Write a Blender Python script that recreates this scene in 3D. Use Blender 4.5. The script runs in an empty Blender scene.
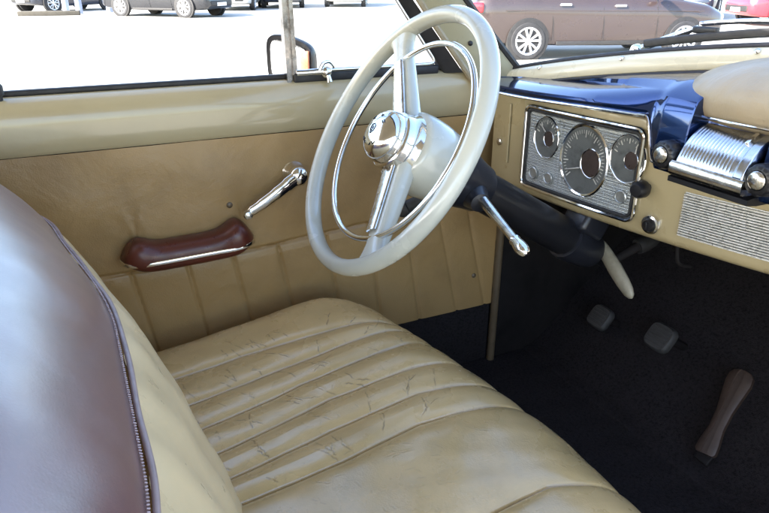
import bpy, bmesh, math, random
import numpy as np
from mathutils import Vector, Matrix
random.seed(7); rng = np.random.default_rng(11)
R = math.radians; PI = math.pi
sc = bpy.context.scene; COL = sc.collection

# ------------------------------------------------------------------ helpers
def empty(name, loc, label, cat, group=None):
    o = bpy.data.objects.new(name, None); COL.objects.link(o)
    o.empty_display_size = .05
    o.location = loc; o['label'] = label; o['category'] = cat
    if group: o['group'] = group
    return o

def base_of(p):
    v = Vector((0, 0, 0))
    while p is not None:
        v += p.location; p = p.parent
    return v

class MB:
    """collects shapes in world coordinates, builds ONE mesh object"""
    def __init__(s): s.v = []; s.f = []
    def add(s, vs, fs):
        n = len(s.v); s.v += [tuple(v) for v in vs]
        s.f += [tuple(i + n for i in f) for f in fs]; return s
    def loft(s, rings, closed=True, cap=True, loop=False):
        n = len(rings[0]); vs = [p for r in rings for p in r]; fs = []
        m = len(rings); K = m if loop else m - 1
        for i in range(K):
            j = (i + 1) % m
            for k in range(n if closed else n - 1):
                q = (k + 1) % n
                fs.append((i*n+k, i*n+q, j*n+q, j*n+k))
        if cap and closed and not loop:
            fs.append(tuple(range(n-1, -1, -1))); fs.append(tuple((m-1)*n + k for k in range(n)))
        return s.add(vs, fs)
    def tube(s, pts, r, n=12, loop=False, cap=True, flat=1.0, up=None):
        pts = [Vector(p) for p in pts]; m = len(pts)
        rs = r if isinstance(r, (list, tuple)) else [r]*m
        rings = []; prev = None
        for i, p in enumerate(pts):
            a = pts[(i-1) % m] if (loop or i > 0) else pts[i]
            b = pts[(i+1) % m] if (loop or i < m-1) else pts[i]
            t = (b - a).normalized()
            if up is not None: u = Vector(up)
            elif prev is None: u = Vector((0, 0, 1)) if abs(t.z) < .9 else Vector((1, 0, 0))
            else: u = prev
            u = (u - t*u.dot(t)).normalized(); w = t.cross(u); prev = u
            rings.append([p + (u*math.cos(2*PI*k/n) + w*math.sin(2*PI*k/n)*flat)*rs[i] for k in range(n)])
        return s.loft(rings, True, cap, loop)
    def lathe(s, prof, o, axis, n=32, xdir=None):
        """prof: list of (distance along axis, radius)"""
        ax = Vector(axis).normalized(); o = Vector(o)
        u = Vector((0, 0, 1)) if abs(ax.z) < .9 else Vector((1, 0, 0))
        u = (u - ax*u.dot(ax)).normalized(); w = ax.cross(u)
        return s.loft([[o + ax*d + (u*math.cos(2*PI*k/n) + w*math.sin(2*PI*k/n))*max(r, 1e-4) for k in range(n)] for d, r in prof])
    def box(s, c, size, rot=None, bev=0.0):
        bm = bmesh.new(); bmesh.ops.create_cube(bm, size=1)
        bmesh.ops.scale(bm, vec=size, verts=bm.verts)
        if bev: bmesh.ops.bevel(bm, geom=bm.edges[:], offset=bev, segments=3, affect='EDGES', profile=.5)
        M = Matrix.Translation(c) @ (rot.to_4x4() if rot is not None else Matrix())
        bm.transform(M); bm.verts.index_update()
        s.add([v.co.copy() for v in bm.verts], [[v.index for v in f.verts] for f in bm.faces]); bm.free(); return s
    def grid(s, fn, us, vs_):
        return s.loft([[fn(u, v) for v in vs_] for u in us], False, False)
    def squash(s, c, t, f):
        s.v = [tuple(Vector(p) + t*((Vector(p)-c).dot(t)*(f-1))) for p in s.v]; return s
    def build(s, name, m, parent=None, smooth=40, kind=None, sub=0):
        b = base_of(parent)
        me = bpy.data.meshes.new(name)
        me.from_pydata([(x-b.x, y-b.y, z-b.z) for x, y, z in s.v], [], s.f); me.update()
        bm = bmesh.new(); bm.from_mesh(me)
        bmesh.ops.recalc_face_normals(bm, faces=bm.faces); bm.to_mesh(me); bm.free()
        me.materials.append(m)
        o = bpy.data.objects.new(name, me); COL.objects.link(o)
        if parent is not None: o.parent = parent
        if smooth:
            me.polygons.foreach_set('use_smooth', [True]*len(me.polygons))
            try: me.set_sharp_from_angle(angle=R(smooth))
            except Exception: pass
        if sub:
            mo = o.modifiers.new('s', 'SUBSURF'); mo.levels = sub; mo.render_levels = sub
        if kind: o['kind'] = kind
        return o
def thing1(o, label, cat, group=None):
    o['label'] = label; o['category'] = cat
    if group: o['group'] = group
    return o
def sm(a, b, x):
    t = min(1, max(0, (x-a)/(b-a))); return t*t*(3-2*t)
def lin(a, b, n): return [a + (b-a)*i/(n-1) for i in range(n)]
def spline(pts, n):
    P = [Vector(p) for p in pts]; out = []
    m = len(P) - 1
    for i in range(n):
        t = i/(n-1)*m; k = min(int(t), m-1); f = t-k
        p0 = P[max(k-1, 0)]; p1 = P[k]; p2 = P[k+1]; p3 = P[min(k+2, m)]
        out.append(.5*((2*p1)+(p2-p0)*f+(2*p0-5*p1+4*p2-p3)*f*f+(3*p1-p0-3*p2+p3)*f**3))
    return out
def interp(x, xs, ys): return float(np.interp(x, xs, ys))

# ------------------------------------------------------------------ materials
def mat(name, col, rough=.5, metal=0., coat=0., var=.12, vscale=6., bump=0., bscale=200., bump2=0., b2scale=12., rvar=.1, spec=.5, sheen=0., dirt=None, emit=None, crease=False, coatrough=.03):
    m = bpy.data.materials.new(name); m.use_nodes = True
    nt = m.node_tree; N = nt.nodes; L = nt.links; b = N['Principled BSDF']
    tc = N.new('ShaderNodeTexCoord')
    n1 = N.new('ShaderNodeTexNoise'); n1.inputs['Scale'].default_value = vscale; n1.inputs['Detail'].default_value = 6; n1.inputs['Roughness'].default_value = .6
    L.new(tc.outputs['Object'], n1.inputs['Vector'])
    cr = N.new('ShaderNodeValToRGB'); cr.color_ramp.elements[0].position = .3; cr.color_ramp.elements[1].position = .72
    d = dirt if dirt else tuple(c*(1-var*2) for c in col)
    cr.color_ramp.elements[0].color = (*d, 1); cr.color_ramp.elements[1].color = (*[min(1, c*(1+var*.5)) for c in col], 1)
    e = cr.color_ramp.elements.new(.5); e.color = (*col, 1)
    L.new(n1.outputs['Fac'], cr.inputs['Fac'])
    last = cr.outputs['Color']
    if crease:
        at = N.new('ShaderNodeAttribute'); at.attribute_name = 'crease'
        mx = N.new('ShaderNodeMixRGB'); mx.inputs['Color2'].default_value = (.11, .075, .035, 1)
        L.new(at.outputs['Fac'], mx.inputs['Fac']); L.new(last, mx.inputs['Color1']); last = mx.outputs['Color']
    L.new(last, b.inputs['Base Color'])
    n2 = N.new('ShaderNodeTexNoise'); n2.inputs['Scale'].default_value = vscale*3.1; n2.inputs['Detail'].default_value = 5
    L.new(tc.outputs['Object'], n2.inputs['Vector'])
    mr = N.new('ShaderNodeMapRange'); mr.inputs['To Min'].default_value = max(.02, rough-rvar); mr.inputs['To Max'].default_value = min(1, rough+rvar)
    mr.inputs['From Min'].default_value = .3; mr.inputs['From Max'].default_value = .7
    L.new(n2.outputs['Fac'], mr.inputs['Value']); L.new(mr.outputs['Result'], b.inputs['Roughness'])
    b.inputs['Metallic'].default_value = metal; b.inputs['Coat Weight'].default_value = coat; b.inputs['Coat Roughness'].default_value = coatrough
    b.inputs['Specular IOR Level'].default_value = spec
    prev = None
    for st, scl, kind in ((bump2, b2scale, 'n'), (bump, bscale, 'v')):
        if not st: continue
        if kind == 'v':
            t = N.new('ShaderNodeTexVoronoi'); t.inputs['Scale'].default_value = scl; t.feature = 'SMOOTH_F1'; o = t.outputs['Distance']
        else:
            t = N.new('ShaderNodeTexNoise'); t.inputs['Scale'].default_value = scl; t.inputs['Detail'].default_value = 4; t.inputs['Distortion'].default_value = .6; o = t.outputs['Fac']
        L.new(tc.outputs['Object'], t.inputs['Vector'])
        bp = N.new('ShaderNodeBump'); bp.inputs['Strength'].default_value = st; bp.inputs['Distance'].default_value = .6/scl if kind == 'v' else .25/scl
        L.new(o, bp.inputs['Height'])
        if prev: L.new(prev, bp.inputs['Normal'])
        prev = bp.outputs['Normal']
    if prev: L.new(prev, b.inputs['Normal'])
    if emit:
        b.inputs['Emission Color'].default_value = (*emit[:3], 1); b.inputs['Emission Strength'].default_value = emit[3]
    return m
def glassmat(name, tint=(1, 1, 1), refl=.08):
    m = bpy.data.materials.new(name); m.use_nodes = True; nt = m.node_tree; N = nt.nodes; L = nt.links
    for n in list(N): N.remove(n)
    o = N.new('ShaderNodeOutputMaterial'); t = N.new('ShaderNodeBsdfTransparent'); t.inputs['Color'].default_value = (*tint, 1)
    g = N.new('ShaderNodeBsdfGlossy'); g.inputs['Roughness'].default_value = .02
    lw = N.new('ShaderNodeLayerWeight'); lw.inputs['Blend'].default_value = .5
    pw = N.new('ShaderNodeMath'); pw.operation = 'POWER'; pw.inputs[1].default_value = 5; L.new(lw.outputs['Facing'], pw.inputs[0])
    fr = N.new('ShaderNodeMath'); fr.operation = 'MULTIPLY_ADD'; fr.inputs[1].default_value = .4; fr.inputs[2].default_value = .02; L.new(pw.outputs[0], fr.inputs[0])
    mx = N.new('ShaderNodeMixShader')
    L.new(fr.outputs[0], mx.inputs[0]); L.new(t.outputs[0], mx.inputs[1]); L.new(g.outputs[0], mx.inputs[2]); L.new(mx.outputs[0], o.inputs['Surface'])
    return m

M = {}
M['door_leather'] = mat('door_leather', (.34, .21, .083), .42, var=.09, vscale=5, bump=.2, bscale=420, bump2=.2, b2scale=9, dirt=(.26, .158, .062), rvar=.08)
M['seat_leather'] = mat('seat_leather', (.56, .395, .185), .28, coat=.6, coatrough=.2, spec=.7, var=.05, vscale=5, bump=.10, bscale=420, bump2=.07, b2scale=45, dirt=(.44, .31, .135), rvar=.08, crease=True)
M['back_leather'] = mat('back_leather', (.78, .59, .335), .34, var=.03, vscale=8, bump=.02, bscale=380, bump2=.07, b2scale=16, rvar=.08)
M['maroon'] = mat('maroon_vinyl', (.15, .060, .058), .34, var=.12, vscale=9, bump=.10, bscale=500, bump2=.06, b2scale=9, rvar=.05, spec=1., coat=1., coatrough=.3)
bm_ = M['maroon'].node_tree.nodes['Principled BSDF']; bm_.inputs['Sheen Weight'].default_value = .14; bm_.inputs['Sheen Roughness'].default_value = .4
M['maroon_arm'] = mat('maroon_armrest', (.095, .022, .014), .33, var=.15, vscale=20, bump=.08, bscale=500, rvar=.08)
M['maroon_pipe'] = mat('maroon_piping', (.34, .25, .24), .4, var=.12, vscale=30)
M['thread'] = mat('thread', (.40, .31, .32), .7, var=.2, vscale=60)
M['cream_paint'] = mat('cream_paint', (.40, .325, .19), .22, coat=.5, var=.05, vscale=4, rvar=.05, bump2=.05, b2scale=5)
M['dash_paint'] = mat('dash_paint', (.375, .30, .165), .3, coat=.5, var=.05, vscale=5, rvar=.06)
M['pillar_paint'] = mat('pillar_paint', (.36, .335, .23), .35, coat=.4, var=.07, vscale=6)
M['strip_tan'] = mat('strip_tan', (.30, .25, .17), .35, var=.2, vscale=12, bump2=.2, b2scale=60)
M['brown_trim'] = mat('brown_trim', (.12, .085, .05), .4, var=.2, vscale=14)
M['navy_flat'] = mat('body_navy', (.008, .014, .04), .2, coat=1., var=.1, vscale=3)
M['navy'] = mat('navy_gloss', (.014, .041, .14), .13, metal=.85, coat=1., var=.08, vscale=5, rvar=.03)
M['pad'] = mat('dash_pad', (.33, .27, .185), .45, var=.08, vscale=8, bump=.15, bscale=420, bump2=.25, b2scale=12)
M['chrome'] = mat('chrome', (.80, .79, .77), .10, metal=1, var=.06, vscale=25, rvar=.06, bump2=.03, b2scale=40)
M['chrome_worn'] = mat('chrome_worn', (.68, .66, .62), .2, metal=1, var=.2, vscale=40, rvar=.1, bump2=.08, b2scale=60)
M['silver'] = mat('silver_plate', (.36, .37, .36), .36, metal=.7, var=.1, vscale=15)
M['alu'] = mat('bright_slats', (.80, .79, .75), .3, metal=.6, var=.06, vscale=30)
M['wheel_plastic'] = mat('wheel_plastic', (.47, .475, .42), .24, coat=.5, var=.08, vscale=7, rvar=.06, bump2=.04, b2scale=14)
M['black'] = mat('black_enamel', (.010, .010, .012), .36, var=.15, vscale=10, coat=.1, spec=.35, rvar=.04)
M['jacket'] = mat('column_enamel', (.013, .014, .019), .36, var=.15, vscale=10, coat=.1, spec=.4, rvar=.04)
M['rubber'] = mat('rubber', (.018, .017, .017), .65, var=.25, vscale=30, bump2=.3, b2scale=120)
M['pedal_rubber'] = mat('pedal_rubber', (.038, .036, .035), .6, var=.25, vscale=30, bump2=.3, b2scale=90)
M['accel'] = mat('brown_pedal', (.046, .028, .020), .55, var=.1, vscale=25, bump2=.05, b2scale=60)
M['carpet'] = mat('dark_carpet', (.019, .016, .017), .95, var=.35, vscale=160, bump=.9, bscale=420, bump2=.8, b2scale=90, spec=.15)
M['dark_metal'] = mat('dark_underdash', (.011, .009, .009), .7, var=.3, vscale=10, spec=.2)
M['dial'] = mat('dial_face', (.13, .135, .13), .42, metal=.35, var=.2, vscale=40)
M['dial_mark'] = mat('dial_mark', (.55, .53, .47), .5, var=.1, vscale=40)
M['dial_hub'] = mat('dial_hub', (.045, .032, .028), .35, coat=.15, metal=.0, spec=.3, var=.2, vscale=30)
M['needle'] = mat('gauge_needle', (.45, .43, .40), .4, var=.1)
M['old_cream'] = mat('aged_handle', (.33, .30, .225), .4, var=.15, vscale=30, bump2=.15, b2scale=70)
M['headliner'] = mat('headliner', (.42, .37, .27), .85, var=.06, vscale=30)
M['glass'] = glassmat('clear_glass')
M['mirror'] = mat('mirror_glass', (.9, .91, .92), .03, metal=1, var=.02, rvar=.01)
M['amber'] = mat('amber_reflection', (.45, .13, .07), .3, var=.3, vscale=60, coat=.6)  # orange mirror reflection painted as a surface colour
M['radio_chrome'] = mat('radio_chrome', (.52, .54, .57), .2, metal=1, var=.1, vscale=30, rvar=.06)
M['cream_skylit'] = mat('cream_moulding_skylit', (.55, .50, .36), .3, coat=.4, var=.05, vscale=5)  # cream lightened so the colour itself carries skylight on the moulding
M['mirror_black'] = mat('mirror_housing', (.004, .004, .005), .4, spec=.3)
M['post'] = mat('division_post', (.30, .28, .26), .22, metal=1, var=.35, vscale=30, rvar=.1)
M['weather'] = mat('weatherstrip', (.014, .013, .015), .55, var=.25, vscale=20)
M['ground'] = mat('pale_paving', (.36, .345, .31), .9, var=.08, vscale=.6, bump2=.4, b2scale=30, bump=.2, bscale=60)

# ------------------------------------------------------------------ setting
g = MB().add([(-150, -150, 0), (150, -150, 0), (150, 150, 0), (-150, 150, 0)], [(0, 1, 2, 3)]).build('ground', M['ground'], smooth=0, kind='structure')

# ------------------------------------------------------------------ DRIVER DOOR
carroot = empty('vintage_car', (.3, 0, .25), 'vintage car cabin with tan leather door, cream windshield pillar and dark carpeted floor', 'car')
door = MB().box((.09, .765, .70), (1.68, .07, .79), bev=.008).build('door', M['navy_flat'], carroot)
DY = .70
b = MB()                        # cream belt rail: swept profile in YZ
prof = [(.755, 1.098), (.745, 1.106), (.722, 1.104), (.708, 1.096), (.700, 1.082), (.6965, 1.06), (.6955, 1.035), (.6965, 1.012), (.701, 1.0055), (.712, 1.004)]
xs = lin(-.75, .838, 40)
b.loft([[(min(x, .838 + (1.08-z)*.65) if i == 39 else x, y, z + .0) for y, z in prof] for i, x in enumerate(xs)], False, False)
b.build('upper_rail', M['cream_paint'], door)
# tan trim panel, quilted by seams (pattern in its own mesh)
hs = lambda x: .7545 + .043*max(0, x-.2)/.67
vseams = [(.055, .754, .085, .55), (.165, .753, .192, .55), (.260, .754, .292, .55), (.357, .77, .395, .52), (.47, .775, .505, .50), (.575, .778, .607, .50), (.67, .78, .712, .50), (.757, .785, .822, .50), (.837, .79, .907, .50)]
for k in range(1, 6): vseams.append((.055-.105*k, .754, .085-.105*k, .55))
def door_pt(x, z):
    y = DY
    d = abs(z - hs(x)); y += .004*math.exp(-(d/.0035)**2)
    if z < hs(x):
        for x0, z0, x1, z1 in vseams:
            xx = x0 + (x1-x0)*(z0-z)/(z0-z1)
            dd = abs(x-xx)
            if dd < .03: y += .0042*math.exp(-(dd/.003)**2) + .0012*math.exp(-(dd/.012)**2)
        y -= .003*min(1, (hs(x)-z)/.02)
    else:
        y -= .004*math.sin(min(1, (z-hs(x))/.25)*PI)
        y += .0016*math.sin(x*31+z*17)*math.sin(x*13-z*29)
        for ax_ in (.075, .285):
            r2 = math.hypot(x-ax_, (z-.845)*1.3); y += .0018*math.exp(-(r2/.045)**2)*math.sin(math.atan2(z-.82, x-ax_)*9)
    return (x, y, z)
us = lin(-.75, .928, 520); zs = [1.0045] + lin(.985, .80, 12) + lin(.799, .745, 28) + lin(.742, .498, 24)
MB().grid(door_pt, us, zs).build('trim_panel', M['door_leather'], door, smooth=60)
# lower dark kick strip + inner shell
MB().box((.09, .716, .40), (1.68, .022, .193), bev=.006).build('kick_strip', M['carpet'], door)
# front edge trim strip
MB().tube([(.934, .695, .285), (.935, .692, .5), (.936, .690, .75), (.932, .690, .90), (.918, .692, 1.0), (.90, .694, 1.045)], .0105, 12).build('edge_moulding', M['brown_trim'], door)
# window channel
MB().box((.0, .742, 1.110), (1.5, .016, .010), bev=.003).build('window_channel', M['weather'], door)
# lock knob
MB().lathe([(0, .0045), (.018, .0045), (.02, .008), (.035, .0085), (.04, .005)], (-.106, .722, 1.092), (0, -.1, 1), 14).build('lock_knob', M['weather'], door)
# division post
p = MB(); pr = [(-.011, -.012), (-.011, .008), (-.006, .012), (.006, .012), (.011, .008), (.011, -.012), (.003, -.012), (.003, -.006), (-.003, -.006), (-.003, -.012)]
p.loft([[(.417 + a + (z-1.1)*-.02, .728 + c, z) for a, c in pr] for z in (1.094, 1.25, 1.47)])
p.build('division_post', M['post'], door, smooth=30)
# dark window frame front: between glass edge and tan strip (slanting with the pillar)
def Wl(z): return .755 - .75*(z-1.118)
def L1(z): return .838 - .84*(z-1.08)
f = MB()
f.loft([[(Wl(z)+.0, .735, z), (Wl(z), .715, z), (Wl(z)+.006, .710, z), (L1(z)-.012, .700, z), (L1(z)-.012, .735, z)] for z in lin(1.10, 1.485, 8)])
f.build('window_frame', M['weather'], door, smooth=30)
f = MB(); f.tube(spline([(.395, .728, 1.481), (.46, .728, 1.478), (.55, .728, 1.40), (Wl(1.25)-.004, .716, 1.25), (Wl(1.16)-.004, .716, 1.16), (Wl(1.13)-.005, .716, 1.13), (.735, .716, 1.122), (.70, .716, 1.121), (.55, .716, 1.121), (.425, .716, 1.121)], 60), .0042, 10)
f.build('vent_frame', M['chrome'], door)
MB().box((.587, .726, 1.1085), (.335, .026, .019), bev=.004).build('vent_sill', M['weather'], door)
MB().add([(.42, .729, 1.121), (Wl(1.121), .729, 1.121), (Wl(1.25), .729, 1.25), (Wl(1.47), .729, 1.47), (.42, .729, 1.47)], [(0, 1, 2, 3, 4)]).build('vent_glass', M['glass'], door, smooth=0)
# latch
l = MB(); l.tube([(.425, .712, 1.119), (.45, .708, 1.1195), (.478, .704, 1.121)], [.006, .0055, .007], 10, flat=.7)
l.lathe([(0, .012), (.006, .0125), (.012, .010), (.016, .004)], (.486, .712, 1.119), (0, -1, 0), 18)
l.tube(spline([(.47, .704, 1.121), (.478, .702, 1.136), (.492, .702, 1.139), (.503, .704, 1.128)], 10), .0042, 8)
l.tube([(.486, .704, 1.117), (.489, .700, 1.108), (.49, .699, 1.100)], [.006, .005, .0065], 10)
l.build('vent_latch', M['chrome'], door)
# armrest: body sweep along X
a = MB(); rings = []
NX = 48
for i in range(NX):
    s_ = i/(NX-1); x = .040 + s_*.262
    e = min(1, max(0, 1 - abs(2*s_-1)**7))**.5           # rounded ends
    lift = .012*s_
    hump = .020*math.exp(-((s_-.10)/.11)**2) + .026*math.exp(-((s_-.88)/.12)**2)
    top = .819 + lift*.5 + hump; bot = .762 + lift*.6 + .016*abs(2*s_-1)**4
    top = bot + .012 + (top-bot-.012)*(.3+.7*e); dep = (.066 + .012*hump/.03)*(.35+.65*e)
    zc = (top+bot)/2; hz = (top-bot)/2*max(.12, e)
    ring = []
    for k in range(28):
        t = 2*PI*k/28; cy_, sz_ = math.cos(t), math.sin(t)
        y = DY + .006 - dep/2 - (dep/2 + .002)*math.copysign(abs(cy_)**.75, cy_) ; z = zc + hz*math.copysign(abs(sz_)**.85, sz_)
        ring.append((x, y, z))
    rings.append(ring)
arm = a.loft(rings).build('armrest', M['maroon_arm'], door, smooth=60)
st = MB(); path = []
for i in range(44):
    s_ = i/43; x = .0385 + s_*.264; e = min(1, max(0, 1 - abs(2*s_-1)**7))**.5
    path.append((x, DY + .008 - (.069 + .005*math.exp(-((s_-.9)/.12)**2))*(.35+.65*e) - .003, .789 + .006*s_ + .004*math.exp(-((s_-.95)/.1)**2)))
st.tube(path, .0042, 8, flat=.6).build('armrest_strip', M['chrome'], door)
for bx in (.27,):
    pass
# crank handle
cr = MB(); cr.lathe([(0, .025), (.004, .026), (.010, .021), (.022, .017), (.030, .0205), (.042, .0205), (.049, .015), (.052, .004)], (.402, .702, .919), (0, -1, .03), 28)
cr.tube(spline([(.402, .662, .919), (.382, .658, .910), (.355, .654, .895), (.318, .654, .873), (.288, .656, .857)], 20), [.0165]*3 + [.0155]*4 + [.0135]*4 + [.012]*4 + [.0105]*3 + [.009, .005], 14, flat=.55)
crank = cr.build('window_crank', M['chrome'], door)
MB().lathe([(0, .009), (.004, .0095), (.010, .008), (.012, .003)], (.288, .654, .857), (0, -1, 0), 16).build('crank_knob', M['chrome_worn'], door)
# escutcheon hole of door handle above the armrest + screws
for (x, z) in ((.867, .59), (.262, .868)):
    MB().lathe([(0, .0065), (.003, .0065), (.005, .004), (.0055, .001)], (x, .6985, z), (0, -1, 0), 14).build('trim_screw', M['brown_trim'], door)
# side mirror on the door outside
mir = MB()
def mir_ring(k, d):
    n = Vector((-.72, -.69, 0)).normalized(); t = Vector((.69, -.72, 0)).normalized(); c = Vector((.487, .95, 1.112)) - n*d
    hw, hh = .060*k, .058*k
    out = []
    for i in range(36):
        a_ = 2*PI*i/36; ca, sa = math.cos(a_), math.sin(a_)
        x_ = hw*math.copysign(abs(ca)**.45, ca); z_ = hh*math.copysign(abs(sa)**.45, sa)
        if x_ > 0: z_ *= 1 - .22*x_/hw
        out.append(c + t*(-x_)*-1 + Vector((0, 0, z_ - .006*x_/hw)))
    return out
mo = mir.loft([mir_ring(.93, -.002), mir_ring(1.0, -.004), mir_ring(1.03, .004), mir_ring(1.0, .02), mir_ring(.8, .045), mir_ring(.4, .06)]).build('side_mirror', M['mirror_black'], door)
MB().add(mir_ring(.82, -.0045), [tuple(range(36))]).build('mirror_glass', M['mirror'], door, smooth=0)
MB().tube([(.52, .97, 1.06), (.535, .90, 1.02), (.54, .81, 1.0)], [.010, .009, .012], 10).build('mirror_arm', M['chrome'], door)
al = MB(); al.box((.5135, .918, 1.108), (.024, .010, .062), Matrix.Rotation(R(-46), 3, 'Z'), .004); al.build('amber_reflection', M['amber'], door)  # reflection in the mirror glass, shaped as a coloured inset block

# ------------------------------------------------------------------ BENCH SEAT
seat = empty('bench_seat', (.25, 0, .36), 'tan leather bench seat with pleated cushion and maroon topped backrest', 'bench seat')
# cushion as height field
YV = np.concatenate([np.linspace(-.69, -.18, 60, endpoint=False), np.linspace(-.18, .70, 860)])
SP = np.array([(-.04, .592), (.05, .613), (.15, .625), (.28, .641), (.40, .656), (.49, .666), (.545, .664), (.585, .650), (.612, .622), (.625, .575), (.622, .50), (.61, .42)])
sp3 = spline([(x, 0, z) for x, z in SP], 1200)
arc = np.concatenate([[0], np.cumsum([(sp3[i+1]-sp3[i]).length for i in range(1199)])])
SV = np.linspace(0, arc[-1], 600)
PX = np.interp(SV, arc, [p.x for p in sp3]); PZ = np.interp(SV, arc, [p.z for p in sp3])
tx = np.gradient(PX, SV); tz = np.gradient(PZ, SV); NXn = -tz; NZn = tx
front = np.interp(YV, [-.69, -.55, -.3, -.12, .05, .19, .29, .39, .47, .54, .60, .66, .70], [.72, .9, .99, 1.01, 1.015, .99, .965, .935, .905, .875, .825, .75, .66])
# smooth 'front'
kern = np.ones(41)/41; fp = np.pad(front, 20, mode='edge'); front = np.convolve(fp, kern, 'valid')
Xg = PX[:, None]*np.where(PX[:, None] > .1, 1 + (front[None, :]-1)*np.clip((PX[:, None]-.1)/.45, 0, 1), 1)
Zg = np.repeat(PZ[:, None], len(YV), 1)
Yg = np.repeat(YV[None, :], len(SV), 0).copy()
# seams: Y as function of x
def seam(pts):
    xs_ = [p[0] for p in pts]; ys_ = [p[1] for p in pts]
    return np.interp(Xg, xs_, ys_)
seams = [seam([(.05, .500), (.22, .505), (.33, .495), (.46, .475), (.60, .44)]),
         seam([(.05, .405), (.28, .425), (.50, .425), (.60, .41)]),
         seam([(.05, .325), (.29, .360), (.53, .365), (.60, .355)]),
         seam([(.05, .250), (.32, .292), (.49, .285), (.60, .275)]),
         seam([(.05, .185), (.29, .214), (.45, .215), (.60, .185)]),
         seam([(.05, .133), (.28, .137), (.41, .148), (.60, .118)]),
         seam([(.05, -.06), (.50, -.06), (.60, -.09)])]
for k in range(1, 6): seams.append(seams[6]*0 - .07 - .085*k)
D = np.min(np.stack([np.abs(Yg - s_) for s_ in seams]), 0)
fade = np.clip((SV[-1]-SV)/.12, 0, 1)[:, None]
puff = .0105*(1-np.exp(-D/.0135))
line = -.0045*np.exp(-(D/.0022)**2)
# soft undulation of the worn leather
und = .0008*np.sin(Xg*23+Yg*9)*np.sin(Yg*41-Xg*11) + .0005*np.sin(Xg*67+Yg*31)*np.sin(Xg*19-Yg*73)
sag = -.010*np.exp(-((Xg-.27)/.2)**2-((Yg-.33)/.2)**2)
fade = np.clip((.58-PX)/.16, 0, 1)[:, None]
H = puff*(.30+.70*fade) + line*(.4+.6*fade) + und + sag - .006
crease = np.zeros_like(H)
def add_crease(x0, y0, x1, y1, depth, w):
    n = 7; px_ = np.linspace(x0, x1, n) + rng.normal(0, .0007, n); py_ = np.linspace(y0, y1, n) + rng.normal(0, .0006, n)
    j0, j1 = np.searchsorted(YV, [min(py_)-.02, max(py_)+.02])
    if j1 <= j0: return
    xa = Xg[:, (j0+j1)//2]; ok = np.where((xa > min(px_)-.02) & (xa < max(px_)+.02) & (SV < arc[-1]-.1))[0]
    if len(ok) < 2: return
    i0, i1 = ok[0], ok[-1]
    X_ = Xg[i0:i1, j0:j1]; Y_ = Yg[i0:i1, j0:j1]; best = np.full(X_.shape, 9.)
    tt = np.zeros(X_.shape)
    for k in range(n-1):
        ax, ay, bx, by = px_[k], py_[k], px_[k+1], py_[k+1]
        vx, vy = bx-ax, by-ay; t = np.clip(((X_-ax)*vx+(Y_-ay)*vy)/(vx*vx+vy*vy+1e-12), 0, 1)
        d = np.hypot(X_-ax-t*vx, Y_-ay-t*vy); up = d < best
        best = np.where(up, d, best); tt = np.where(up, (k+t)/(n-1), tt)
    taper = np.clip(np.minimum(tt, 1-tt)*4, .15, 1)
    e = np.exp(-(best/(w*(.5+.5*taper)))**2)*taper
    H[i0:i1, j0:j1] += -depth*e + .55*depth*np.exp(-(best/(w*3.2))**2)*taper
    crease[i0:i1, j0:j1] = np.maximum(crease[i0:i1, j0:j1], e*min(.9, depth/.0013))
def seam_y(k, x): return float(np.interp(x, [.05, .28, .5, .6], [[.5, .5, .465, .44], [.405, .425, .425, .41], [.325, .36, .365, .355], [.25, .288, .285, .275], [.185, .213, .208, .185], [.133, .137, .143, .118]][k]))
def crease_tree(x, y, ang, ln, depth, w):
    # a slightly bent main crack with finer branches
    x1, y1 = x+ln*.5*math.cos(ang), y+ln*.5*math.sin(ang); a2 = ang + rng.normal(0, .25)
    x2, y2 = x1+ln*.5*math.cos(a2), y1+ln*.5*math.sin(a2)
    add_crease(x, y, x1, y1, depth, w); add_crease(x1, y1, x2, y2, depth*.9, w*.95)
    for b in range(rng.integers(0, 2)):
        t = rng.uniform(.2, .9); bx, by = (x+(x1-x)*t*2, y+(y1-y)*t*2) if t < .5 else (x1+(x2-x1)*(t*2-1), y1+(y2-y1)*(t*2-1))
        ab = ang + rng.choice([-1, 1])*rng.uniform(.5, 1.1); l2 = ln*rng.uniform(.2, .5)
        add_crease(bx, by, bx+l2*math.cos(ab), by+l2*math.sin(ab), depth*.5, w*.8)
for k in range(6):
    for q in range(10):
        rear = rng.random() < .6
        x = rng.uniform(.09, .30) if rear else rng.uniform(.30, .53)
        y = seam_y(k, x) + rng.uniform(.002, .02)
        ang = rng.normal(2.0, .25) if rear else rng.choice([rng.normal(2.35, .2), rng.normal(.95, .2)])
        crease_tree(x, y, ang, rng.uniform(.022, .066), rng.uniform(.0006, .0015), rng.uniform(.0008, .0011))
for q in range(170):
    x = rng.uniform(.08, .55); y = rng.uniform(-.05, .54); ang = rng.normal(2.1, .6); ln = rng.uniform(.006, .022)
    add_crease(x, y, x+ln*math.cos(ang), y+ln*math.sin(ang), rng.uniform(.00015, .0004), .0009)
for q in range(8):
    x = rng.uniform(.16, .52); y = rng.uniform(-.03, .12)
    crease_tree(x, y, rng.normal(2.4, .4), rng.uniform(.02, .05), rng.uniform(.0003, .0007), .0009)
crease = np.maximum(crease, .35*np.exp(-(D/.0018)**2)*fade)
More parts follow.
